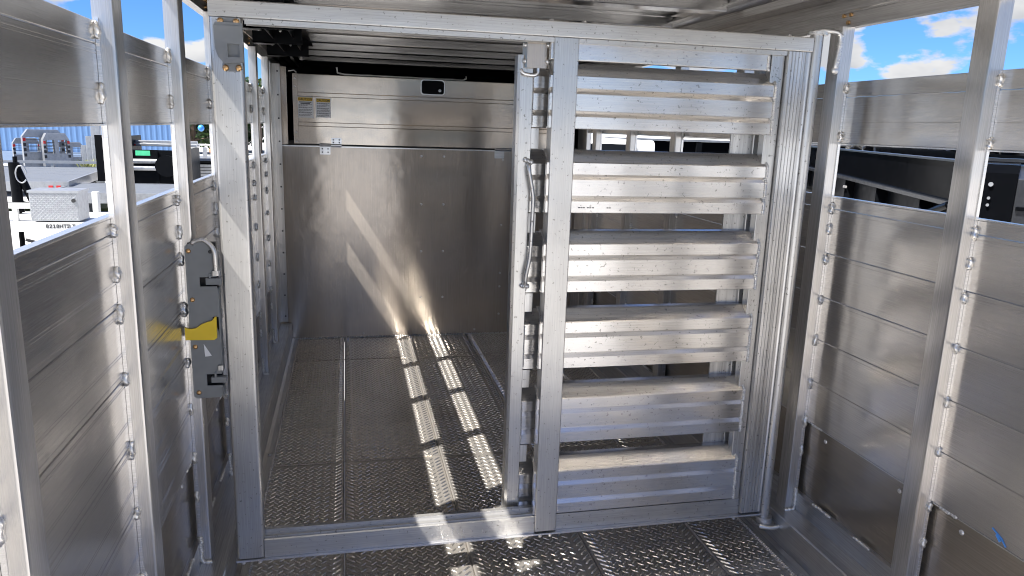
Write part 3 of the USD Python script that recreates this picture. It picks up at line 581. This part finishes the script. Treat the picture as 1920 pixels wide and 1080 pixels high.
for i, (az, D, h, r, lab) in enumerate([(-10.6, 46, 4.4, 2.4, 'dark green tree just right of the blue building'), (-8.6, 50, 4.6, 2.6, 'dark green tree second to the right of the blue building'), (-6.2, 48, 4.4, 2.4, 'dark green tree seen through the front left posts'), (-4.0, 52, 4.6, 2.6, 'dark green tree farthest right, seen past the front left posts')]):
    q = azp(az, D); tree(q[0], q[1], h, r, 50 + i, lab)

# headache racks standing on a bed
def rack(cx, cy, zb, w, h, ang, label, dep=.14):
    t = thing('headache_rack', (cx, cy, zb), label, 'truck rack', 'aluminium truck racks stacked by the blue building')
    R = lambda m: rotz(m, ang, (cx, cy))
    out = Polygon([(cx - w / 2, zb), (cx + w / 2, zb), (cx + w / 2, zb + h * .82), (cx + w * .36, zb + h), (cx - w * .36, zb + h), (cx - w / 2, zb + h * .82)])
    holes = [sbox(cx - w * .42, zb + h * .42, cx - w * .08, zb + h * .80), sbox(cx + w * .08, zb + h * .42, cx + w * .42, zb + h * .80)]
    o2 = out
    for q in holes: o2 = o2.difference(q)
    obj('frame', R(ext(o2, 'y', cy, cy + dep)), 'yard_alu', t)
    obj('mesh_panel', R(cat_([bx(cx - w * .42, cx + w * .42, cy + dep * .6, cy + dep * .66, zb + h * (.46 + .09 * k), zb + h * (.475 + .09 * k)) for k in range(4)])), 'yard_alu_deck', t)
    for sx in (-1, 1):
        obj('red_light', R(bx(cx + sx * w * .46 - .03, cx + sx * w * .46 + .03, cy - .012, cy - .002, zb + h * .70, zb + h * .78)), 'red_lens', t)
        many('oval_cutout', [R(q) for q in [bx(cx + sx * w * .46 - .03, cx + sx * w * .46 + .03, cy - .008, cy - .002, zb + h * w_, zb + h * (w_ + .08)) for w_ in (.30, .44, .57)]], 'ink', t)
for k, (az, D, w, h, an, lab) in enumerate([(-20.4, 23.6, .62, .74, .55, 'leftmost aluminium truck rack, lower and partly hidden by the next'), (-19.45, 23.0, .95, .98, .6, 'tallest aluminium truck rack with red lights, second from left'), (-18.75, 22.8, .62, .90, .7, 'aluminium truck rack close behind the tallest one'), (-18.0, 23.2, .66, .66, .6, 'lowest aluminium truck rack, farthest right of the stack')]):
    q = azp(az, D); rack(q[0], q[1], .60 + G, w, h, an, lab)
# tall aluminium uprights
for k, (az, h) in enumerate([(-17.25, .95), (-16.95, 1.18), (-16.62, 1.42), (-16.35, 1.62)]):
    q = azp(az, 21.5 - k * .3)
    obj('upright_rail', rbox(q[0] - .055, q[0] + .055, q[1], q[1] + .08, G + .3, G + .3 + h, .01), 'yard_alu', smooth=40, label=['shortest of four upright aluminium rails by the weed', 'second shortest upright aluminium rail by the weed', 'third upright aluminium rail, beside the black trailer end', 'tallest upright aluminium rail beside the black trailer end'][k], cat='rail', group='upright aluminium rails in the yard')
q = azp(-17.05, 20.6); g = np.random.default_rng(9); V, F = [], []
for k in range(120):
    a = g.uniform(0, 6.28); l = g.uniform(.1, .45); b = np.array([q[0], q[1], G + .62]) + g.normal(0, .04, 3) * [1, 1, 0]; d = np.array([math.cos(a) * .6, math.sin(a) * .6, g.uniform(.5, 1.2)]); d /= np.linalg.norm(d); w = np.cross(d, [0, 0, 1]) * .02
    m = b + d * l * .6; e = b + d * l; n = len(V) * 4; V.append([b, m + w, e, m - w]); F += [[n, n + 1, n + 2], [n, n + 2, n + 3]]
obj('weed', (np.array(V).reshape(-1, 3), np.array(F)), 'grass', label='yellow-green weed growing in front of the upright rails', cat='plant')

# flatbed trailers
def flatbed(x0, x1, y0, y1, zt, ang, label, deck='yard_alu_deck', rail=True, side='yard_alu'):
    c = ((x0 + x1) / 2, (y0 + y1) / 2); R = lambda m: rotz(m, ang, c)
    t = thing('flatbed_trailer', (c[0], c[1], G), label, 'trailer', 'flatbed trailers parked in the yard')
    n = int((y1 - y0) / .22)
    for k in range(min(n, 24)): obj('deck_plank', R(bx(x0, x1, y0 + k * (y1 - y0) / n + .006, y0 + (k + 1) * (y1 - y0) / n - .006, zt - .05, zt)), deck, t)
    obj('frame', R(cat_([bx(x0, x1, y0 - .04, y0, zt - .16, zt + .01), bx(x0 - .04, x0, y0 - .04, y1, zt - .16, zt + .01), bx(x1, x1 + .04, y0 - .04, y1, zt - .16, zt + .01), bx(x0, x1, y1, y1 + .04, zt - .16, zt + .01)])), side, t)
    if rail: obj('front_rail', R(cat_([bx(x0, x1, y1 - .03, y1 + .03, zt + .08, zt + .14)] + [bx(a - .03, a + .03, y1 - .02, y1 + .02, zt, zt + .1) for a in np.linspace(x0 + .1, x1 - .1, 4)])), side, t)
    for sx in (x0 + .12, x0 + .24, x1 - .24, x1 - .12): obj('tail_light', R(bx(sx - .035, sx + .035, y0 - .055, y0 - .042, zt - .13, zt - .06)), 'red_lens', t)
    for sx in (x0 - .04, x1 - .16):
        for yy in (y0 + (y1 - y0) * .42, y0 + (y1 - y0) * .56): obj('wheel', R(cyl((sx + .1, yy, G + .33), (1, 0, 0), .33, .2, 18)), 'rubber', t, smooth=30)
flatbed(-8.3, -5.1, 14.4, 18.6, -1.20, .12, 'grey flatbed trailer with red tail lights, below the truck racks')
flatbed(-8.6, -5.2, 20.0, 22.4, -1.42, .03, 'flatbed carrying the truck racks, a silver rail along its front edge')
flatbed(-4.85, -2.55, 13.4, 15.3, -1.28, .0, 'plain dark grey flatbed deck in front of the black trailer', rail=False)
obj('railroad_tie', rbox(-5.4, -4.9, 15.6, 15.8, G, G + .25, .02), 'wood', label='pale timber block on the ground behind the white post', cat='timber')

# black trailer in the yard
bt = thing('black_trailer', (-3.9, 17.5, G), 'tall black steel trailer with a green tag, left of the gate', 'trailer')
obj('body_side', cat_([bx(-4.72, -3.44, 16.9, 16.96, -1.42, -.70), bx(-4.72, -4.66, 16.96, 19.0, -1.42, -.45), bx(-3.44, -3.40, 16.96, 19, -1.42, -.70)]), 'black_satin', bt)
obj('end_panel', bx(-5.0, -4.73, 16.8, 16.9, -1.35, -.42), 'black_satin', bt)
obj('bed_floor', bx(-4.66, -3.44, 16.97, 19, -1.42, -1.36), 'black_satin', bt)
many('side_rib', ([bx(a, a + .06, 16.86, 16.898, -1.40, -.72) for a in (-4.4, -3.9)]), 'black_satin', bt)
obj('wheel', cyl((-3.66, 16.80, -1.02), (0, 1, 0), .22, .14, 22), 'black_satin', bt, smooth=30)
obj('green_tag', bx(-4.26, -3.98, 16.84, 16.855, -.815, -.715), 'green_tag', bt)
obj('silver_tube', cyl((-4.02, 16.83, -.93), (1, 0, 0), .05, .72, 12), 'yard_alu', bt, smooth=30)
obj('silver_tube', cyl((-4.00, 16.83, -1.075), (1, 0, 0), .05, .74, 12), 'yard_alu', bt, smooth=30)
sr = thing('silver_rail_stack', (-4.2, 19.6, G), 'stack of silver aluminium rails lying on top of the black trailer', 'rails')
for k, (z, y) in enumerate(((-.68, 18.4), (-.61, 18.5), (-.675, 18.7))):
    obj('rail', rbox(-5.0, -3.35, y, y + .1, z, z + .06, .008, 'x'), 'yard_alu', sr, smooth=40)
many('rail_lights', ([bx(a, a + .07, 18.38, 18.395, -.67, -.635) for a in (-4.7, -3.8, -3.6)]), 'red_lens', sr)

# white tilt trailer nose with a tread-plate toolbox
tt = thing('tilt_trailer', (-4.1, 11.2, G), 'white tilt trailer nose with a tread-plate toolbox and model lettering', 'trailer')
bxc = azp(-19.05, 11.4); X0, X1, Y0, Y1, Z0, Z1 = bxc[0] - .33, bxc[0] + .25, bxc[1], bxc[1] + .42, -1.40, -1.03
ob = obj('toolbox', cat_([rbox(X0, X1, Y0, Y1, Z0, Z1, .012)]), 'yard_alu', tt, smooth=40)
V, F, n = [], [], 0
for a in range(22):
    for b in range(14):
        q = lug(0, 0, math.radians(45 if (a + b) % 2 else -45), .03, .009, .004, 0)
        v = q[0]; V.append(np.c_[X0 + .02 + a * .0255 + v[:, 0], Y0 - v[:, 2], Z0 + .02 + b * .0255 + v[:, 1]]); F.append(q[1][:, ::-1] + n); n += len(v)
obj('tread_lug', (np.vstack(V), np.vstack(F)), 'yard_alu', ob, kind='stuff')
obj('toolbox_lid', bx(X0 - .012, X1 + .012, Y0 - .012, Y1 + .01, Z1 + .001, Z1 + .03), 'yard_alu', ob)
obj('handle', cyl((X1 - .05, Y0 - .012, Z1 - .10), (0, 1, 0), .025, .02, 12), 'ink', ob)
beam = obj('frame_beam', cat_([bx(X0 - .75, X1 + .05, Y0 - .10, Y0 - .03, -1.53, -1.415), bx(X0 - 1.2, X0 - .03, Y0 + .1, Y0 + .16, -1.25, -1.18)] + [bx(a, a + .06, Y0 + .1, Y0 + .16, -1.45, -1.25) for a in (X0 - .6, X0 - .25)]), 'white_paint', tt)
obj('deck', bx(X0 - 1.3, X1 + .05, Y0 - .03, Y0 + 1.2, -1.53, -1.42), 'white_paint', tt)
tm = meshkit.text_mesh('8218HTILT', .046, .003, bold=True); v = tm.vertices
tm.vertices = np.c_[X0 + .20 + v[:, 0], Y0 - .104 + .003 - v[:, 2], -1.478 + v[:, 1]]; obj('lettering', tm, 'ink', beam)
many('leg', ([bx(a, a + .07, Y0 - .05, Y0 + .02, G, -1.53) for a in (X0 - .5, X1 - .1)]), 'yard_alu', tt)
obj('wheel', cyl((X1 - .1, Y0 + .9, G + .3), (1, 0, 0), .3, .2, 18), 'rubber', tt, smooth=30)
c0 = azp(-21, 9.8); c1 = azp(-18.2, 10.6)
obj('cable', tube(smoothpath([(c0[0], c0[1], -1.40), (c0[0] + .25, c0[1] + .2, -1.52), ((c0[0] + c1[0]) / 2, 10.0, -1.56), (c1[0], c1[1], -1.47)], 6), .018), 'rubber', label='black cable drooping in front of the white tilt trailer', cat='cable', smooth=True)
q = azp(-16.85, 13.0)
obj('stake_post', rbox(q[0] - .045, q[0] + .045, q[1], q[1] + .09, G, -1.17, .008), 'white_paint', smooth=40, label='short white post standing right of the tread-plate toolbox', cat='post')
jx = azp(-21.2, 12.6)
jk = thing('trailer_jack', (jx[0], jx[1], G), 'black trailer jack with crank, at the far left edge', 'jack')
obj('jack_tube', cat_([cyl((jx[0], jx[1], -1.05), (0, 0, 1), .07, .70, 14), cyl((jx[0] + .02, jx[1], -.68), (0, 0, 1), .03, .12, 10)]), 'black_satin', jk, smooth=30)
obj('jack_brace', cat_([tube([(jx[0] + .02, jx[1], -.74), (jx[0] + .22, jx[1] + .02, -1.36)], .05), tube([(jx[0] + .02, jx[1], -1.28), (jx[0] + .26, jx[1], -1.34)], .05)]), 'black_satin', jk, smooth=True)
obj('jack_foot', bx(jx[0] - .12, jx[0] + .12, jx[1] - .1, jx[1] + .1, G, G + .02), 'black_satin', jk)
obj('jack_leg', cyl((jx[0], jx[1], -1.66), (0, 0, 1), .035, .70, 12), 'black_satin', jk, smooth=30)
obj('crank_loop', tube([(jx[0] + .10 + .07 * math.cos(a), jx[1] - .06, -.86 + .12 * math.sin(a)) for a in np.linspace(0, 5.6, 16)], .010), 'yard_alu', jk, smooth=True)

# things through the third opening
u = azp(-10.35, 28)
uv = thing('utility_trailer', (u[0], u[1], G), 'far white utility trailer with racks and an amber light', 'trailer')
obj('deck', bx(u[0] - .75, u[0] + .75, u[1], u[1] + 2, -1.52, -1.40), 'yard_alu', uv)
obj('rack', cat_([bx(u[0] - .5, u[0] + .02, u[1] + .1, u[1] + .14, z, z + .035) for z in (-.88, -.97, -1.06)] + [bx(a, a + .04, u[1] + .1, u[1] + .14, -1.4, -.86) for a in (u[0] - .5, u[0] - .02)] + [bx(u[0] + .05, u[0] + .7, u[1] + .2, u[1] + .25, -.96, -.90)]), 'white_paint', uv)
obj('ramp', rotz(bx(u[0] + .22, u[0] + .36, u[1] - .1, u[1] - .05, -1.6, -1.0), 0, u), 'yard_alu', uv)
obj('box', bx(u[0] - .45, u[0] + .1, u[1] - .05, u[1] + .05, -1.33, -1.10), 'white_paint', uv)
obj('amber_light', dome_head((u[0] + .52, u[1] - .02, -1.12), (0, -1, 0), .10, .06), 'amber_lens', uv, smooth=True)
u = azp(-10.2, 20)
bt2 = thing('equipment_trailer', (u[0], u[1], G), 'black equipment trailer with stacked silver ramps, before the dark trees', 'trailer')
obj('frame', cat_([bx(u[0] - .55, u[0] + .6, u[1], u[1] + 1.2, -1.10, -1.05), bx(u[0] - .55, u[0] - .48, u[1], u[1] + .1, -1.75, -1.1), bx(u[0] - .1, u[0] - .03, u[1], u[1] + .1, -1.75, -1.1), bx(u[0] + .53, u[0] + .6, u[1], u[1] + .1, -1.75, -1.1), bx(u[0] - .55, u[0] + .6, u[1] + .1, u[1] + .15, -1.8, -1.1)]), 'black_satin', bt2)
for k in range(5): obj('ramp', bx(u[0] + .02, u[0] + .45, u[1] - .06, u[1] - .02, -1.50 + k * .075, -1.44 + k * .075), 'yard_alu', bt2)
obj('green_tag', bx(u[0] - .40, u[0] - .15, u[1] - .03, u[1] - .02, -1.63, -1.52), 'green_tag', bt2)
u = azp(-9.95, 40)
obj('balloon', dome_head((u[0], u[1], -.52), (0, 0, 1), .15, .16), 'blue_plastic', smooth=True, label='small bright blue ball before the dark trees', cat='ball')

# ------------------------------------------------------------------ black dump trailers on the right
A, Bv = np.array([3.85, 4.18]), np.array([5.11, 7.04]); dv = (Bv - A) / np.linalg.norm(Bv - A); nv = np.array([dv[1], -dv[0]])   # nv points away from the eye
def along(s0, s1, w0, w1, z0, z1, O=A):
    m = bx(s0, s1, w0, w1, z0, z1); v = m.vertices; m.vertices = np.c_[O[0] + v[:, 0] * dv[0] + v[:, 1] * nv[0], O[1] + v[:, 0] * dv[1] + v[:, 1] * nv[1], v[:, 2]]
    if m.volume < 0: m.invert()
    return m
d1 = thing('dump_trailer', (A[0] + 1, A[1] + 2.5, G), 'long glossy black dump trailer body beyond the right wall', 'trailer', 'black dump trailers parked on the right')
obj('body_side', along(-.25, 9, 0, .05, -.37, -.128), 'black_paint', d1)
obj('top_rim', along(-.27, 9.02, -.02, .07, -.126, -.112), 'black_edge', d1)
obj('body_back', along(-.25, -.20, .05, 1.9, -.60, -.128), 'black_paint', d1)
obj('far_side', along(-.25, 9, 1.9, 1.95, -.60, -.128), 'black_paint', d1)
obj('bed', along(-.2, 9, .06, 1.89, -.66, -.60), 'black_satin', d1)
obj('inner_panel', along(-.25, 9, .06, .10, -.66, -.401), 'black_satin', d1)
obj('lower_rail', along(-.3, 9.05, -.045, .06, -.400, -.372), 'black_edge', d1)
obj('frame', along(-.3, 9, .12, .2, -1.1, -.62), 'black_satin', d1)
for s in np.arange(.3, 9, 1.1): obj('side_post', along(s, s + .12, -.03, .10, -.62, -.4055), 'black_satin', d1)
many('bolt', ([cyl((A[0] + dv[0] * s - nv[0] * .04, A[1] + dv[1] * s - nv[1] * .04, -.47), (nv[0], nv[1], 0), .013, .02, 8) for s in (2.42, 2.48)]), 'bright_metal', d1)
p0 = A + dv * -.30 - nv * .05; p1 = A + dv * .55 - nv * .05
obj('ramp_strut', cat_([tube([(p0[0], p0[1], -.39), (p1[0], p1[1], -.60)], .025, 6), tube([(p0[0] + .03, p0[1], -.48), (p1[0] + .03, p1[1], -.68)], .018, 6)]), 'black_paint', d1, smooth=True)
for s in (3.2, 4.1): obj('wheel', cyl((A[0] + dv[0] * s + nv[0] * .1, A[1] + dv[1] * s + nv[1] * .1, G + .38), (nv[0], nv[1], 0), .38, .24, 20), 'rubber', d1, smooth=30)
# second dump trailer: chamfered tool chest at its nose
c = azp(45.35, 4.85); O2 = c
d2 = thing('dump_trailer', (c[0] + .6, c[1], G), 'black dump trailer nose with chamfered hood and bolts, at the right edge', 'trailer', 'black dump trailers parked on the right')
hx = lambda m: rotz(m, -math.radians(47), c)
prof = Polygon([(c[1], -.62), (c[1], -.192), (c[1] + .004, -.188), (c[1] + .36, -.128), (c[1] + .5, -.122), (c[1] + .5, -.62)])
obj('hood', hx(ext(prof, 'x', c[0] + .12, c[0] + 1.6)), 'black_edge', d2)
obj('cheek', hx(ext([(c[1] - .01, -.62), (c[1] - .01, -.16), (c[1] + .05, -.115), (c[1] + .5, -.108), (c[1] + .5, -.62)], 'x', c[0] - .16, c[0] + .118)), 'black_paint', d2)
obj('rim', hx(cat_([bx(c[0] - .18, c[0] + 1.6, c[1] + .40, c[1] + .52, -.107, -.088)])), 'black_edge', d2)
obj('door', hx(rbox(c[0] + .20, c[0] + 1.5, c[1] - .014, c[1] - .001, -.60, -.37, .006, 'y')), 'black_satin', d2)
obj('door_frame', hx(bx(c[0] + .13, c[0] + 1.58, c[1] - .02, c[1] - .001, -.355, -.335)), 'black_paint', d2)
many('side_bolt', [hx(cyl((c[0] + .0, c[1] - .016, z), (0, 1, 0), r, .02, 10)) for z, r in ((-.222, .012), (-.297, .008), (-.335, .008))], 'yard_alu', d2, smooth=30)
obj('frame', hx(cat_([bx(c[0] - .1, c[0] + 1.6, c[1] + .1, c[1] + .3, G + .2, -.625)])), 'black_satin', d2)
# wrinkled black tarp on a frame behind them
tp = thing('tarp', (7.2, 8.6, -.5), 'wrinkled black tarp bunched above the dump trailers on the right', 'tarp')
ns, nz = 360, 26; S = np.linspace(-3.5, 13, ns); Zs = np.linspace(-.45, .06, nz); O3 = A + nv * 2.2
SS, ZZ = np.meshgrid(S, Zs, indexing='ij')
w = (meshkit.fbm(np.stack([SS * 2.2, ZZ * 3.0 + SS * .8, SS * 0], -1), 4, 5) - .5) * .55 + .10 * np.sin(SS * 7 + ZZ * 9 + 3 * meshkit.noise(np.stack([SS, ZZ, SS * 0], -1), 2))
P = np.stack([O3[0] + SS * dv[0] + w * nv[0], O3[1] + SS * dv[1] + w * nv[1], ZZ], -1)
def grid(P):
    a, b = P.shape[:2]; i = np.arange(a * b).reshape(a, b); q = np.stack([i[:-1, :-1], i[1:, :-1], i[1:, 1:], i[:-1, 1:]], -1).reshape(-1, 4)
    return P.reshape(-1, 3), np.vstack([q[:, [0, 1, 2]], q[:, [0, 2, 3]]])
P2 = P + np.array([nv[0], nv[1], 0]) * .03
va, fa = grid(P); vb, fb = grid(P2)
obj('tarp_sheet', (np.vstack([va, vb]), np.vstack([fa, fb[:, ::-1] + len(va)])), 'black_tarp', tp, smooth=True)
many('tarp_frame', ([cyl((O3[0] + s * dv[0] + .2 * nv[0], O3[1] + s * dv[1] + .2 * nv[1], -1.2), (0, 0, 1), .03, 1.6, 8) for s in (-3, 1, 5)]), 'black_satin', tp)
# farther trailers seen through the louvers
d3 = thing('dump_trailer', (7.4, 14, G), 'black dump trailer farther off, seen through the gate louvers', 'trailer', 'black dump trailers parked on the right')
obj('body_side', bx(4.7, 9.6, 13.0, 13.1, -.95, -.16), 'black_paint', d3)
obj('top_rim', bx(4.65, 9.65, 12.95, 13.15, -.158, -.12), 'yard_alu', d3)
many('side_post', ([bx(a, a + .1, 12.93, 12.998, -.95, -.17) for a in (5.3, 6.4, 7.5, 8.6)]), 'black_satin', d3)
obj('bed', bx(4.7, 9.6, 13.1, 15, -1.05, -.96), 'black_satin', d3)
obj('wheel', cyl((7.4, 13.0, G + .4), (0, 1, 0), .4, .24, 20), 'rubber', d3, smooth=30)
vn = thing('white_van', (3.35, 11.5, G), 'white vehicle with dark glass, seen as a sliver through the gate louvers', 'van')
obj('body', ext(rr(10.0, G + .35, 14.2, -.125, .10), 'x', 2.4, 4.3), 'white_paint', vn, smooth=40)
obj('windscreen', rbox(2.72, 4.02, 9.985, 9.998, -.62, -.185, .05, 'y'), 'glass_dark', vn)
obj('grille', bx(2.75, 4.0, 9.98, 9.998, -1.25, -.95), 'black_satin', vn)
for x in (2.5, 4.0): obj('headlight', rbox(x, x + .22, 9.97, 9.998, -1.15, -1.0, .02, 'y'), 'label_white', vn)
for x in (2.45, 4.05): obj('wheel', cyl((x + .1, 10.8, G + .34), (1, 0, 0), .34, .2, 18), 'rubber', vn, smooth=30)
